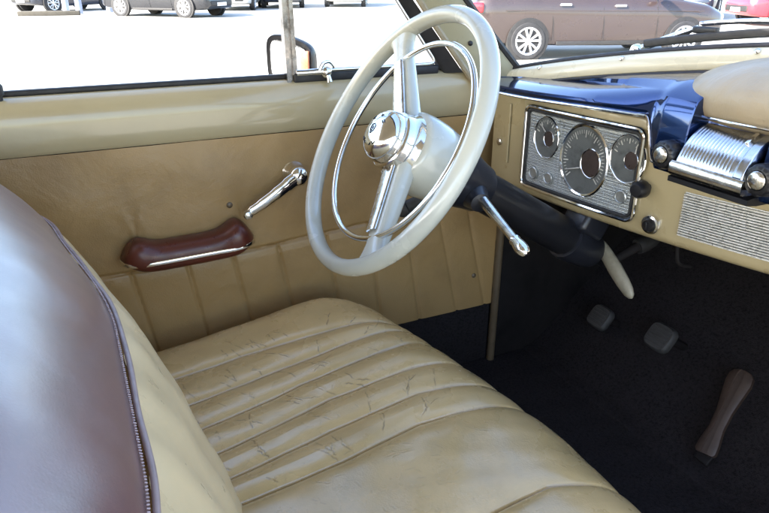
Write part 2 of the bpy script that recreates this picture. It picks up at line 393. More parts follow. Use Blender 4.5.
# sides roll down
q = np.clip((np.abs(Yg)-.575)/.115, 0, 1)
roll = .14*(1-np.sqrt(np.clip(1-q**2.2, 0, 1)))
Xf = Xg + NXn[:, None]*H; Zf = Zg + NZn[:, None]*H - roll
Yf = np.where(np.abs(Yg) > .575, np.sign(Yg)*(.575+(np.abs(Yg)-.575)*.93), Yg)
Zf = np.maximum(Zf, .40)
n1, n2 = Xf.shape
V = np.stack([Xf, Yf, Zf], -1).reshape(-1, 3) - np.array(seat.location)
idx = np.arange(n1*n2).reshape(n1, n2)
F = np.stack([idx[:-1, :-1], idx[1:, :-1], idx[1:, 1:], idx[:-1, 1:]], -1).reshape(-1, 4)
me = bpy.data.meshes.new('cushion'); me.from_pydata(V.tolist(), [], F.tolist()); me.update()
if me.polygons[len(me.polygons)//3].normal.z < 0: me.flip_normals()
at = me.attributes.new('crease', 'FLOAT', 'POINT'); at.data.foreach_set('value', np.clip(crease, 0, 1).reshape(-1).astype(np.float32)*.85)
me.polygons.foreach_set('use_smooth', [True]*len(me.polygons)); me.materials.append(M['seat_leather'])
cu = bpy.data.objects.new('cushion', me); COL.objects.link(cu); cu.parent = seat
MB().box((.27, 0, .40), (.62, 1.26, .10), bev=.02).build('seat_base', M['dark_metal'], seat)
# backrest
BP_front = [(.146, .54), (.125, .60), (.106, .67), (.083, .745), (.056, .825), (.030, .885), (.010, .915)]
BP_top = [(.006, .921), (-.006, .945), (-.033, .982), (-.076, 1.024), (-.130, 1.056), (-.190, 1.074), (-.26, 1.072), (-.315, 1.040), (-.345, .97), (-.355, .85), (-.355, .50)]
def dX(Y):
    Y = abs(Y)
    return -.068*sm(.12, .62, Y) - .045*max(0, (Y-.50)/.16)**2.2
def back_pt(x, z, Y):
    A = abs(Y); xx = x + dX(Y); yy = Y; zz = z
    if A > .61:
        qq = min(1, (A-.61)/.065); e = math.sqrt(max(0, 1-qq**2.4))
        xx = -.21 + (xx+.21)*(.25+.75*e); zz = z - (.05*(1-e))*sm(.7, 1.0, z)
        yy = math.copysign(.61 + (A-.61)*1.0, Y)
    w = .0025*math.sin(Y*37+z*21)*math.sin(z*33-Y*11)*(1-sm(.84, .91, z) if z < .92 else .3*sm(.93, .97, z))
    return (xx+w, yy, zz)
YB = lin(-.67, .67, 190)
pf = spline([(x, 0, z) for x, z in BP_front], 44); pt = spline([(x, 0, z) for x, z in BP_top], 60)
def puffed(p, Y, i, n):
    # beige face with soft vertical tufts
    return back_pt(p.x + .004*math.sin(i/(n-1)*PI) + .0022*math.sin(Y*58), p.z, Y)
MB().grid(lambda Y, i: puffed(pf[i], Y, i, 44), YB, range(44)).build('backrest', M['back_leather'], seat, smooth=70)
MB().grid(lambda Y, i: back_pt(pt[i].x, pt[i].z, Y), YB, range(60)).build('top_cover', M['maroon'], seat, smooth=70)
pp = [Vector(back_pt(.010, .919, Y)) + Vector((.001, 0, .0015)) for Y in lin(-.668, .668, 260)]
pp = [p + Vector((.0008*math.sin(i*.19), 0, .0006*math.sin(i*.13+1))) for i, p in enumerate(pp)]
pipe = MB().tube(pp, .0032, 10).build('piping', M['maroon_pipe'], seat)
st = MB()
Y = -.55
while Y < .645:
    c = Vector(back_pt(.004, .9275, Y)); k_ = random.uniform(.8, 1.15)
    st.box(c + Vector((.0012, 0, .0009)), (.0038*k_, .0016, .0013), Matrix.Rotation(R(45), 3, 'Y') @ Matrix.Rotation(R(random.uniform(18, 38)), 3, 'Z'), .0006)
    Y += random.uniform(.0036, .0048)
st.build('stitching', M['thread'], pipe)

# ------------------------------------------------------------------ STEERING WHEEL
XC, YC, ZC, T = .478, .391, 1.0466, R(31.2)
axd = Vector((math.cos(T), 0, -math.sin(T)))
HUB = Vector((XC, YC, ZC))
def wp(a, r, d=0): return HUB + Vector((math.sin(a)*math.sin(T)*r, math.cos(a)*r, math.sin(a)*math.cos(T)*r)) + axd*d
sw = empty('steering_wheel', tuple(HUB), 'pale grey two-spoke steering wheel with chrome horn ring', 'steering wheel')
rim = MB(); rr = []
for i in range(128):
    a_ = 2*PI*i/128; c = wp(a_, .2287); rad = (wp(a_, 1)-HUB).normalized(); ring = []
    for k in range(20):
        t = 2*PI*k/20
        wob = 1 + .05*math.cos(3*t)
        ring.append(c + rad*math.cos(t)*.0138*wob + axd*math.sin(t)*.0158*wob)
    rr.append(ring)
rim.loft(rr, loop=True).build('rim', M['wheel_plastic'], sw, smooth=80)
AUP, ALO = R(52), R(235)
for ai in (AUP, ALO):
    s_ = MB(); rings = []; tang = (wp(ai+PI/2, 1)-HUB).normalized(); rad = (wp(ai, 1)-HUB).normalized()
    for i in range(16):
        f_ = i/15; r_ = .030 + f_*.188
        w_ = .030 - .013*f_ + .014*max(0, (f_-.82)/.18)**2 + .006*max(0, .2-f_)/.2
        th = .020 - .007*f_; dd = .032*(1-f_)**.9 + .003
        c = HUB + rad*r_ + axd*dd; ring = []
        for k in range(20):
            t = 2*PI*k/20; ct, s2 = math.cos(t), math.sin(t)
            ring.append(c + tang*w_*math.copysign(abs(ct)**.6, ct) + axd*th*math.copysign(abs(s2)**.7, s2))
        rings.append(ring)
    sp_ = s_.loft(rings).build('spoke', M['wheel_plastic'], sw, smooth=60)
    # chrome facing plate from the hub out to the horn ring
    s_ = MB(); rings = []
    for i in range(12):
        f_ = i/11; r_ = .035 + f_*(.136 if ai == ALO else .124); ff = (r_-.03)/.188
        w_ = .017 - .006*f_; dd = .032*(1-ff)**.9 + .003 - (.020-.007*ff) - .002
        c = HUB + rad*r_ + axd*dd; ring = []
        for k in range(16):
            t = 2*PI*k/16; ct, s2 = math.cos(t), math.sin(t)
            ring.append(c + tang*(w_*math.copysign(abs(ct)**.7, ct) + .004) + axd*.0045*math.copysign(abs(s2)**.8, s2))
        rings.append(ring)
    s_.loft(rings).build('spoke_plate', M['chrome_worn'], sp_, smooth=50)
hr = MB(); hr.tube([wp(2*PI*i/96, .176, -.004 + .002*math.sin(2*PI*i/96)) + Vector((.008, -.019, 0)) for i in range(96)], .0052, 12, loop=True)
hr.build('horn_ring', M['chrome'], sw)
sh = MB(); sh.lathe([(.026, .030), (.030, .058), (.034, .0655), (.040, .0685), (.060, .0705), (.085, .0700), (.112, .066), (.118, .062), (.119, .03)], HUB, axd, 56)
sh.build('hub_shroud', M['wheel_plastic'], sw)
cb = MB(); cb.lathe([(-.002, .030), (-.002, .044), (.002, .050), (.012, .0525), (.020, .053), (.024, .0565), (.030, .0585), (.034, .0615), (.036, .060), (.037, .03)], HUB, axd, 56)
cb.build('chrome_collar', M['chrome'], sw)
hb = MB(); hb.lathe([(-.038, .0001), (-.0375, .012), (-.035, .024), (-.030, .034), (-.022, .042), (-.012, .0455), (-.004, .046), (.0, .043), (.002, .03)], HUB, axd, 56)
btn = hb.build('horn_button', M['chrome'], sw)
# tiny dark enamel marks pressed into the button
em = MB()
U = (wp(PI/2, 1)-HUB).normalized(); Wd = Vector((0, 1, 0))
def dome(x, y):      # point on the dome, x to the car's right as seen by the driver
    r_ = math.hypot(x, y); d_ = interp(r_, [0, .012, .024, .034, .042], [-.038, -.0375, -.035, -.030, -.022])
    return HUB - Wd*x + U*y + axd*(d_ - .0004)
def stroke(pts, w=.0011): em.tube([dome(*p) for p in pts], w, 6)
stroke([(-.006, .008), (0, .011), (.006, .008), (.006, 0), (0, -.007), (-.006, 0), (-.006, .008)], .0009)
stroke([(-.003, .003), (.003, .003)], .0008); stroke([(0, .007), (0, -.003)], .0008)
for sx in (-1, 1):
    stroke([(sx*.014, .020), (sx*.018, .017)]); stroke([(sx*.015, .023), (sx*.020, .019)])
    stroke([(sx*.013, -.018), (sx*.017, -.021), (sx*.021, -.016)]); stroke([(sx*.008, -.025), (sx*.011, -.021)])
stroke([(-.003, .030), (.003, .030), (.0, .027)])
em.build('emblem', M['black'], btn)

# ------------------------------------------------------------------ STEERING COLUMN
scol = empty('steering_column', tuple(HUB + axd*.35), 'black steering column running from the wheel hub under the dashboard', 'steering column')
c_ = MB(); c_.lathe([(.122, .040), (.124, .058), (.140, .060), (.170, .054), (.200, .047), (.215, .045), (.222, .040)], HUB, axd, 40)
c_.build('column_cowl', M['jacket'], scol)
c_ = MB(); c_.lathe([(.20, .036), (.222, .0385), (.485, .0385), (.488, .018), (.62, .018)], HUB, axd, 40)
c_.build('column_tube', M['black'], scol)
c_ = MB(); c_.lathe([(.470, .036), (.472, .0445), (.490, .046), (.515, .044), (.545, .041), (.56, .036)], HUB, axd, 40)
c_.box(HUB + axd*.52 + Vector((.0, -.01, .055)), (.07, .07, .05), Matrix.Rotation(T, 3, 'Y'), .012)
c_.build('column_clamp', M['jacket'], scol)
# gear lever
P0 = HUB + axd*.178 + Vector((0, -.045, -.012)); P2 = Vector((.604, .195, .914))
lv = MB(); lv.lathe([(0, .030), (.02, .0265), (.042, .019), (.05, .0175), (.052, .012)], P0 + Vector((-.0, .025, .0)), P2-P0, 28)
lv.build('lever_socket', M['jacket'], scol)
lv = MB(); dirn = (P2-P0)
lv.tube([P0 + dirn*t for t in (.05, .3, .6, .85, 1.0)], [.0105, .0092, .0080, .0072, .0072], 16)
gl = lv.build('gear_lever', M['chrome_worn'], scol)
lv = MB(); lv.lathe([(0, .0075), (.003, .0098), (.008, .0088), (.014, .0100), (.026, .0112), (.036, .0102), (.043, .0065), (.045, .002)], P2, dirn, 24)
lv.build('lever_knob', M['chrome'], gl)
lv = MB(); q0 = HUB + axd*.165 + Vector((0, .03, -.02)); q1 = Vector((.548, .455, .898))
lv.tube([q0, q0.lerp(q1, .6), q1], [.011, .010, .012], 14)
lv.lathe([(0, .012), (.002, .0155), (.016, .016), (.022, .012), (.024, .003)], q1, (q1-q0), 20)
lv.build('indicator_lever', M['rubber'], scol)

# ------------------------------------------------------------------ DASHBOARD
dash = empty('dashboard', (.95, 0, .85), 'tan painted dashboard under a glossy navy cowl top with gauges and radio', 'dashboard')
def xd(Y): return .87 + .23*max(0, .65-max(Y, .04 if Y > -.02 else .08-Y if Y < -.02 else .04))**2
def xd(Y):
    A = Y if Y >= 0 else -Y
    return .87 + .23*(.65-min(A, .65))**2
def wsx(Y): return .92 + .35*(.67-min(abs(Y), .67))**2
def wsz(Y): return 1.2 - .1*(min(abs(Y), .70)/.67)**1.5
def face_pt(Y, i):
    x = xd(Y); P = [(.004, 1.078), (0, 1.066), (0, 1.03), (0, .98), (0, .93), (0, .885), (-.001, .872), (.001, .864), (.006, .858), (.014, .8555), (.05, .855), (.09, .862)]
    dx, z = P[i]; return (x+dx, Y, z)
YF = lin(.655, -.655, 90)
fb = MB().grid(face_pt, YF, range(12))
# thickness: back sheet
fb.grid(lambda Y, i: (xd(Y)+.09, Y, (1.06, .862)[i]), YF, (0, 1))
fb.build('dash_face', M['dash_paint'], dash, smooth=50)
MB().loft([[(.868, .598+e, z), (.8655, .596+e, z), (.8655, .592+e, z), (.868, .590+e, z)] for z, e in ((1.044, 0), (.914, 0))]).build('face_rib', M['dash_paint'], dash)
MB().lathe([(0, .008), (.003, .008), (.005, .005), (.0055, .001)], (.8695, .627, .953), (-1, 0, 0), 16).build('face_screw', M['chrome_worn'], dash)
# navy brow / cowl top
def brow_prof(Y):
    A = abs(Y-.0); k = sm(.218, .184, abs(Y))               # 0 over gauges, 1 over the radio pod
    xb, zb = wsx(Y)-.020, wsz(Y)-.032
    xl = xd(Y)-.040; zl = 1.083 + .012*sm(.6, .2, A)
    fz = interp(A, [.18, .40, .66], [1.130, 1.112, 1.092]); fx = interp(A, [.18, .40, .60, .66], [.897, .918, .900, .875])
    fx = max(fx, xl+.02)
    base = Vector((xb, zb)); cre = Vector((fx, fz)); lip = Vector((xl, zl))
    if xb - fx < .015: base = Vector((fx+.015, zb))
    P = [base + Vector((.03, -.012)), base, base.lerp(cre, .35)+Vector((0, .003)), base.lerp(cre, .7)+Vector((0, .004)), cre + Vector((.004, .001)), cre + Vector((-.003, -.002)), cre.lerp(lip, .35)+Vector((-.003, .003)), cre.lerp(lip, .7)+Vector((-.003, .003)),
         lip + Vector((.001, .003)), lip + Vector((-.002, -.002)), lip + Vector((0, -.010)), lip + Vector((.012, -.018)), Vector((xd(Y)+.004, 1.066))]
    k2 = .034*sm(.1285, .1215, Y)*sm(-.010, -.003, Y)
    c2 = Vector((.885+k2, 1.122)); S_ = lambda x, z: Vector((x+k2, z))
    Q = [P[0], P[1], P[2], P[3], c2+Vector((.004, .003)), c2+Vector((-.004, -.003)), S_(.876, 1.108), S_(.872, 1.090), S_(.870, 1.070), S_(.868, 1.045), S_(.868, 1.015), S_(.874, 1.001), Vector((xd(Y)+.004, 1.000))]
    return [p.lerp(q_, k) for p, q_ in zip(P, Q)]
YB2 = lin(.662, .26, 40) + lin(.255, .145, 56) + [.1425, .135, .1290, .1275, .126, .1245, .123, .1215] + lin(.119, .0, 10) + [-.003, -.0045, -.006, -.0075, -.009, -.010, -.016] + lin(-.03, -.13, 10) + lin(-.14, -.255, 40) + lin(-.26, -.662, 30)
rings = [[(p.x, Y, p.y) for p in brow_prof(Y)] for Y in YB2]
MB().loft(rings, False, False).build('cowl_top', M['navy'], dash, smooth=28)
# chrome bead along brow lip that turns down beside the gauges
pts = [(brow_prof(Y)[10].x-.002, Y, brow_prof(Y)[10].y-.002) for Y in lin(.655, .235, 50)] + [(brow_prof(Y)[10].x-.002, Y, brow_prof(Y)[10].y-.001) for Y in lin(.230, .168, 20)]
MB().tube(pts, .0028, 8).build('brow_bead', M['chrome'], dash)
# windshield garnish moulding (cream) with screws
gm = [(0.004, .004), (-.003, .004), (-.010, .0015), (-.015, -.006), (-.018, -.016), (-.019, -.028), (-.016, -.031), (.004, -.03)]
YG = lin(.672, -.672, 90)
gobj = MB().loft([[(wsx(Y)+a, Y, wsz(Y)+c) for a, c in gm] for Y in YG]).build('windshield_moulding', M['cream_skylit'], dash, smooth=50)
for Y in (.56, .36, .137, -.10, -.33):
    MB().lathe([(0, .005), (.003, .005), (.0045, .0025), (.005, .0005)], (wsx(Y)-.0125, Y, wsz(Y)-.003), (-.75, 0, .65), 12).build('moulding_screw', M['chrome_worn'], gobj)
MB().tube([(wsx(Y)+.002, Y, wsz(Y)+.006) for Y in YG], .0055, 8).build('windshield_seal', M['weather'], gobj)
MB().tube([(wsx(Y)-.019, Y, wsz(Y)-.033) for Y in YG], .0035, 8).build('moulding_gap', M['weather'], gobj)

# ---- pad
def pad_pt(u, v):
    # u in [-1,1] along Y, v angle around
    e = max(0, 1-abs(u)**3.2)**.5
    Yc = -.085 + u*.310
    c, s2 = math.cos(v), math.sin(v)
    x0, z0 = .982, 1.124 + .014*(1-u*u)
    rx = .108*(.20+.80*e); rz = .056*(.15+.85*e)
    X = x0 + rx*math.copysign(abs(c)**.78, c) + .02*(1-e)
    Z = z0 + rz*math.copysign(abs(s2)**.85, s2) + .022*math.copysign(abs(c), c)*(.5 if c > 0 else .45) - .01*(1-e)
    return (X, Yc, Z)
pu = [math.sin(t) for t in lin(-PI/2, PI/2, 70)]
pr_ = MB().loft([[pad_pt(u, 2*PI*k/48) for k in range(48)] for u in pu])
pr_.build('dash_pad', M['pad'], dash, smooth=80)
bead = []
for u in pu[4:-4]:
    bead.append(Vector(pad_pt(u, PI*1.12)) + Vector((-.002, 0, -.003)))
MB().tube(bead, .0022, 8).build('pad_bead', M['chrome'], dash)

# ---- helper frame on the dash face
def on_face(Y, z, off=0):
    A = .46*(.65-abs(Y))*(1 if Y >= 0 else -1)          # -dx/dY
    n = Vector((-1, -A, 0)).normalized(); t = Vector((A, -1, 0)).normalized()
    return Vector((xd(Y), Y, z)) + n*off, n, t
# ---- instrument cluster
def cl_outline(k, off, n=14):
    # rounded rectangle (Y from .533 to .246), small corner radius
    y0, y1, z0, z1 = .533, .243, .882, 1.050; r_ = .016
    out = []
    yc, zc_ = (y0+y1)/2, (z0+z1)/2
    for cyy, czz, a0 in ((y1+r_, z1-r_, 0), (y0-r_, z1-r_, 90), (y0-r_, z0+r_, 180), (y1+r_, z0+r_, 270)):
        for i in range(n):
            a_ = R(a0 + 90*i/(n-1)); yy = cyy - r_*math.cos(a_); zz = czz + r_*math.sin(a_)
            yy += -k*math.copysign(1, yy-yc)*-1; zz += k*math.copysign(1, zz-zc_)
            out.append(on_face(yy, zz, off)[0])
        # points along straight edges for curvature
    return out
clp = MB()
Yc = lin(.531, .245, 90); Zc = lin(.884, 1.048, 52)
def knurl(Y, z):
    o_ = .004 + .0009*math.sin((Y*1.0+z)*900)*math.sin((Y-z)*900)
    return on_face(Y, z, o_)[0]
clus = MB().grid(lambda Y, z: knurl(Y, z), lin(.531, .245, 300), lin(.884, 1.048, 170)).build('instrument_cluster', M['silver'], dash, smooth=0)
def fr_path(k):
    y0, y1, z0, z1, r_ = .534-k, .242+k, .881+k, 1.051-k, .016-k*.5
    pts = []
    segs = [((y1+r_, z1-r_), 90, 0), ((y1+r_, z0+r_), 0, -90), ((y0-r_, z0+r_), -90, -180), ((y0-r_, z1-r_), 180, 90)]
    for (cy_, cz_), a0, a1 in segs:
        for i in range(8):
            a_ = R(a0+(a1-a0)*i/7); pts.append((cy_ - r_*math.cos(a_), cz_ + r_*math.sin(a_)))
    # resample long horizontals
    out = []
    for i in range(len(pts)):
        p_, q_ = pts[i], pts[(i+1) % len(pts)]; d = math.dist(p_, q_); m_ = max(1, int(d/.02))
        for j in range(m_): out.append((p_[0]+(q_[0]-p_[0])*j/m_, p_[1]+(q_[1]-p_[1])*j/m_))
    return out
MB().tube([on_face(Y, z, .007)[0] for Y, z in fr_path(0)], .0042, 8, loop=True).build('cluster_bezel', M['chrome'], clus)
MB().tube([on_face(Y, z, .0055)[0] for Y, z in fr_path(.007)], .0032, 8, loop=True).build('cluster_gasket', M['rubber'], clus)
def gauge(Y, z, r_, kind):
    c, n, t = on_face(Y, z, .0)
    zz = Vector((0, 0, 1)); SX = .84
    P = lambda a, q_, o_: c + n*o_ + (t*math.sin(a) + zz*math.cos(a))*q_
    MB().lathe([(.003, r_*1.03), (.0075, r_*1.04), (.0095, r_*1.0), (.008, r_*.955), (.0055, r_*.94)], c, n, 56).squash(c, t, SX).build('gauge_bezel', M['chrome'], clus)
    MB().lathe([(.0050, .001), (.0050, r_*.955), (.0066, r_*.955), (.0066, r_*.5), (.0064, .001)], c, n, 56).squash(c, t, SX).build('gauge_dial', M['dial'], clus)
    mk = MB()
    nt_ = 41 if kind == 'speed' else 13
    a0, a1 = (-130, 130) if kind == 'speed' else (-70, 70)
    for i in range(nt_):
        a_ = R(a0 + (a1-a0)*i/(nt_-1)); big = i % (5 if kind == 'speed' else 3) == 0
        q0_, q1_ = r_*(.66 if big else .76), r_*.86
        w_ = .0011 if big else .0006
        tv = (t*math.cos(a_) - zz*math.sin(a_))*w_
        A_, B_ = P(a_, q0_, .0074), P(a_, q1_, .0074)
        mk.add([A_-tv, A_+tv, B_+tv, B_-tv, A_-tv-n*.001, A_+tv-n*.001, B_+tv-n*.001, B_-tv-n*.001], [(0, 1, 2, 3), (4, 5, 6, 7), (0, 1, 5, 4), (2, 3, 7, 6)])
    mk.squash(c, t, SX).build('dial_markings', M['dial_mark'], clus, smooth=0)
    # inner hub, offset as on the photographed dials
    off_ = (t*(.006 if kind == 'speed' else .0)) 
    h = .42 if kind == 'speed' else .40
    hc = c + t*(r_*(.27 if kind == 'speed' else .2)) - zz*(r_*.02)
    MB().lathe([(.006, r_*h*1.0), (.0088, r_*h), (.0098, r_*h*.96), (.0090, r_*h*.92), (.0080, r_*h*.90)], hc, n, 40).squash(hc, t, SX).build('hub_ring', M['chrome'], clus)
    MB().lathe([(.006, r_*h*.90), (.0086, r_*h*.90), (.0092, r_*h*.5), (.0094, .0005)], hc, n, 40).squash(hc, t, SX).build('hub_cap', M['dial_hub'], clus)
    a_ = R({'speed': -118, 'fuel': -40, 'temp': 35}[kind])
    A_, B_ = hc + n*.0095 + (t*math.sin(a_)+zz*math.cos(a_))*r_*h, c + n*.0085 + (t*math.sin(a_)+zz*math.cos(a_))*r_*.8
    MB().tube([A_, B_], [.0016, .0008], 6).squash(c, t, SX).build('needle', M['needle'], clus)
gauge(.4675, .995, .042, 'fuel'); gauge(.3655, .970, .069, 'speed'); gauge(.2690, .994, .044, 'temp')
for (Y, z, r_) in ((.497, .914, .0105), (.452, .913, .0100), (.272, .922, .0105)):
    c, n, t = on_face(Y, z)
    MB().lathe([(.002, r_*1.25), (.008, r_*1.25), (.0095, r_*1.05), (.008, r_*.95), (.0075, r_*.5), (.0075, .0005)], c, n, 24).build('warning_lamp', M['silver'], clus)
# ---- knobs on the face
c, n, t = on_face(.226, .951)
MB().lathe([(0, .008), (.012, .008), (.013, .0155), (.016, .0165), (.030, .0150), (.036, .011), (.037, .002)], c, n, 24).build('light_switch', M['black'], dash)
c, n, t = on_face(.206, .887)
ig = MB().lathe([(0, .0175), (.005, .0180), (.008, .0165), (.009, .013), (.008, .011)], c, n, 32).build('ignition_switch', M['chrome'], dash)
k_ = MB().lathe([(.004, .0125), (.012, .0115), (.016, .010), (.0165, .001)], c, n, 24); k_.box(c+n*.018, (.006, .004, .014), bev=.001); k_.build('ignition_barrel', M['black'], ig)
# ---- speaker grille
def gp(Y, z, o_): return on_face(Y, z, o_)[0]
sg = MB(); GY = lin(.155, -.135, 40)
sg.grid(lambda Y, z: gp(Y, z, .0015), GY, (.881, .961))
ns = 17
for i in range(ns):
    z = .8845 + (.9575-.8845)*i/(ns-1)
    sg.loft([[gp(Y, z+.0017, .003), gp(Y, z+.0013, .0062), gp(Y, z-.0013, .0062), gp(Y, z-.0017, .003)] for Y in GY])
sg.build('speaker_grille', M['alu'], dash, smooth=30)
for sg2 in (0,):
    bk = MB(); bk.loft([[gp(Y, z, .0018) + Vector((0, 0, 0)) for z in (.8826, .9594)] + [gp(Y, z, .0026) for z in (.9594, .8826)] for Y in lin(.1535, -.1335, 40)])
    bk.build('grille_backing', M['rubber'], dash, smooth=0)
# ---- radio
rad = MB(); rp = []
RY0, RY1 = .122, -.002
prof = [(.906, 1.086), (.898, 1.087), (.886, 1.082), (.870, 1.071), (.857, 1.056), (.849, 1.042), (.845, 1.032)]
pr3 = spline([(x, 0, z) for x, z in prof], 24)
NR = 220
def rad_pt(Y, i):
    p = pr3[i]; f_ = (RY0-Y)/(RY0-RY1)
    nrm = Vector((-.55, 0, .83)); edge = min(f_, 1-f_)
    rib = .0009*max(0, math.sin(f_*2*PI*21)) if .06 < f_ < .80 and 2 < i < 20 else 0
    if f_ > .84: rib = .003*sm(.84, .87, f_)
    dz = -.016*max(0, 1-edge/.035)**2
    q_ = Vector((p.x, Y, p.z + dz)) + nrm*rib
    return q_
radio = MB().grid(rad_pt, lin(RY0, RY1, NR), range(24)).build('radio', M['radio_chrome'], dash, smooth=40)
lp = MB(); lp.loft([[(.850, Y, 1.033), (.843, Y, 1.033), (.839, Y, 1.028), (.839, Y, 1.016), (.842, Y, 1.011), (.850, Y, 1.009), (.875, Y, 1.009), (.875, Y, 1.03)] for Y in lin(RY0+.003, RY1-.003, 8)])
lp.build('radio_lip', M['chrome_worn'], radio, smooth=50)
rb = MB(); rb.loft([[(.860, Y, 1.007), (.849, Y, 1.005), (.849, Y, .997), (.87, Y, .994), (.92, Y, .994), (.92, Y, 1.007)] for Y in lin(RY0+.01, RY1-.01, 6)])
rb.build('radio_underside', M['black'], radio, smooth=30)
em = MB(); em.box((.884, .066-.040, 1.0825), (.026, .007, .006), Matrix.Rotation(R(-32), 3, 'Y'), .002); em.build('radio_badge', M['chrome'], radio)
for Yk, zk in ((.149, 1.034), (-.022, 1.037)):
    o = Vector((.895, Yk, zk-.002)); ax = Vector((-1, .0, .06))
    kn = MB(); n_ = 48; rings = []
    axn = ax.normalized(); u_ = (Vector((0, 0, 1)) - axn*axn.z).normalized(); w2 = axn.cross(u_)
    for d, r_ in ((0, .020), (.018, .0215), (.020, .0232), (.034, .0236), (.046, .0225), (.050, .020), (.051, .0145), (.049, .013)):
        rings.append([o + axn*d + (u_*math.cos(2*PI*k/n_)+w2*math.sin(2*PI*k/n_))*(r_*(1 + (.035*math.cos(12*2*PI*k/n_) if .018 < d < .049 else 0))) for k in range(n_)])
    kn.loft(rings); ko = kn.build('radio_knob', M['black'], radio, smooth=50)
    MB().lathe([(.046, .0138), (.0525, .0132), (.0545, .0105), (.0545, .0005)], o, ax, 28).build('knob_cap', M['chrome_worn'], ko)

# ------------------------------------------------------------------ PARKING BRAKE, PEDALS
pb = empty('parking_brake', (.99, .33, .75), 'cream parking brake handle hanging below the dashboard beside the steering column', 'brake handle')
h0, h1 = Vector((.975, .388, .776)), Vector((.955, .262, .708))
MB().tube([h0.lerp(h1, t) for t in (-.03, 0, .08, .25, .5, .75, .92, 1.0, 1.03)], [.003, .009, .0145, .018, .0195, .018, .0145, .009, .003], 16, flat=.6).build('grip', M['old_cream'], pb)
hm = h0.lerp(h1, .38)
MB().tube([hm, hm + Vector((.06, -.012, .03)), hm + Vector((.3, -.03, .10))], [.009, .011, .011], 12).build('shaft', M['dark_metal'], pb)
c_ = MB().lathe([(0, .016), (.02, .017), (.04, .015), (.05, .011)], hm + Vector((.055, -.012, .028)), (.24, -.018, .07), 18).build('shaft_collar', M['rubber'], pb)
def pedal(c, w, h, label, name):
    o = empty(name, tuple(c), label, 'pedal', 'pedals in the dark footwell')
    c = Vector(c); tl = Matrix.Rotation(R(38), 3, 'Y')
    b_ = MB(); rings = []
    for d, k in ((-.006, .93), (-.009, .86), (.0, 1.0), (.008, 1.0), (.012, .9)):
        rings.append([c + tl @ Vector((d, w/2*k*math.copysign(abs(math.cos(a_))**.55, math.cos(a_)), h/2*k*math.copysign(abs(math.sin(a_))**.55, math.sin(a_)))) for a_ in [2*PI*i/28 for i in range(28)]])
    rings = [rings[1], rings[0], rings[2], rings[3], rings[4]]
    pad_ = b_.loft(rings)
    for i in range(5):
        pad_.box(c + tl @ Vector((-.010, 0, (i-2)*h*.15)), (.004, w*.7, h*.07), tl, .001)
    pad_.build('pedal_pad', M['pedal_rubber'], o, smooth=40)
    MB().tube(spline([c + Vector((.006, 0, 0)), c + Vector((.04, 0, -.02)), c + Vector((.16, 0, -.08)), c + Vector((.27, 0, -.05))], 12), .010, 10).build('pedal_arm', M['dark_metal'], o)
pedal((1.15, .527, .486), .066, .062, 'dark square clutch pedal, the one farther from the accelerator', 'clutch_pedal')
pedal((1.15, .335, .527), .070, .066, 'dark square brake pedal between the clutch and the long accelerator', 'brake_pedal')
ac = empty('accelerator_pedal', (1.08, .113, .345), 'long narrow brown accelerator pedal hinged on the carpet', 'pedal', 'pedals in the dark footwell')
A0, A1 = Vector((1.078, .113, .380)), Vector((1.205, .153, .523)); ad = (A1-A0).normalized(); side = ad.cross(Vector((-1, 0, 1))).normalized(); nn = side.cross(ad).normalized()
if nn.z < 0: nn = -nn
rings = []
for t, w_ in ((0, .018), (.03, .022), (.12, .021), (.3, .0155), (.5, .0165), (.7, .022), (.85, .0265), (.94, .025), (.985, .018), (1.0, .008)):
    c = A0.lerp(A1, t); rings.append([c + side*w_*s_ + nn*o_ for s_, o_ in ((-1, 0), (-1, .010), (-.8, .013), (-.3, .0145), (-.25, .012), (.25, .012), (.3, .0145), (.8, .013), (1, .010), (1, 0))])
MB().loft(rings).build('treadle', M['accel'], ac, smooth=40)
MB().box(A0 + nn*-.006 + ad*.006, (.05, .034, .012), Matrix.Rotation(R(-42), 3, 'Y'), .003).build('hinge', M['dark_metal'], ac)

# ------------------------------------------------------------------ CAR BODY
body = carroot
fl = MB(); FX = [(-1.5, .325), (.2, .325), (.95, .325), (1.06, .332), (1.12, .362), (1.25, .49), (1.42, .66), (1.46, .78), (1.46, 1.02)]
def fl_pt(p, Y):
    tun = .07*math.exp(-((Y+.09)/.10)**2)*sm(.85, 1.25, p[0])
    return (p[0], Y, p[1]+tun + .0025*math.sin(p[0]*40+Y*23)*math.sin(Y*51-p[0]*17))
FXs = [(p.x, p.z) for p in spline([(x, 0, z) for x, z in FX], 120)]
MB().grid(lambda i, Y: fl_pt(FXs[i], Y), range(120), lin(-.70, .70, 90)).build('carpet', M['carpet'], body, smooth=60)
MB().box((.0, 0, .30), (3.0, 1.5, .03)).build('floor_pan', M['dark_metal'], body)
for s_ in (1, -1):
    MB().box((1.197, s_*.713, .68), (.53, .022, .80), bev=.003).build('kick_panel', M['dark_metal'], body)
MB().box((1.20, 0, .985), (.50, 1.38, .02), bev=.004).build('cowl_underside', M['dark_metal'], body)
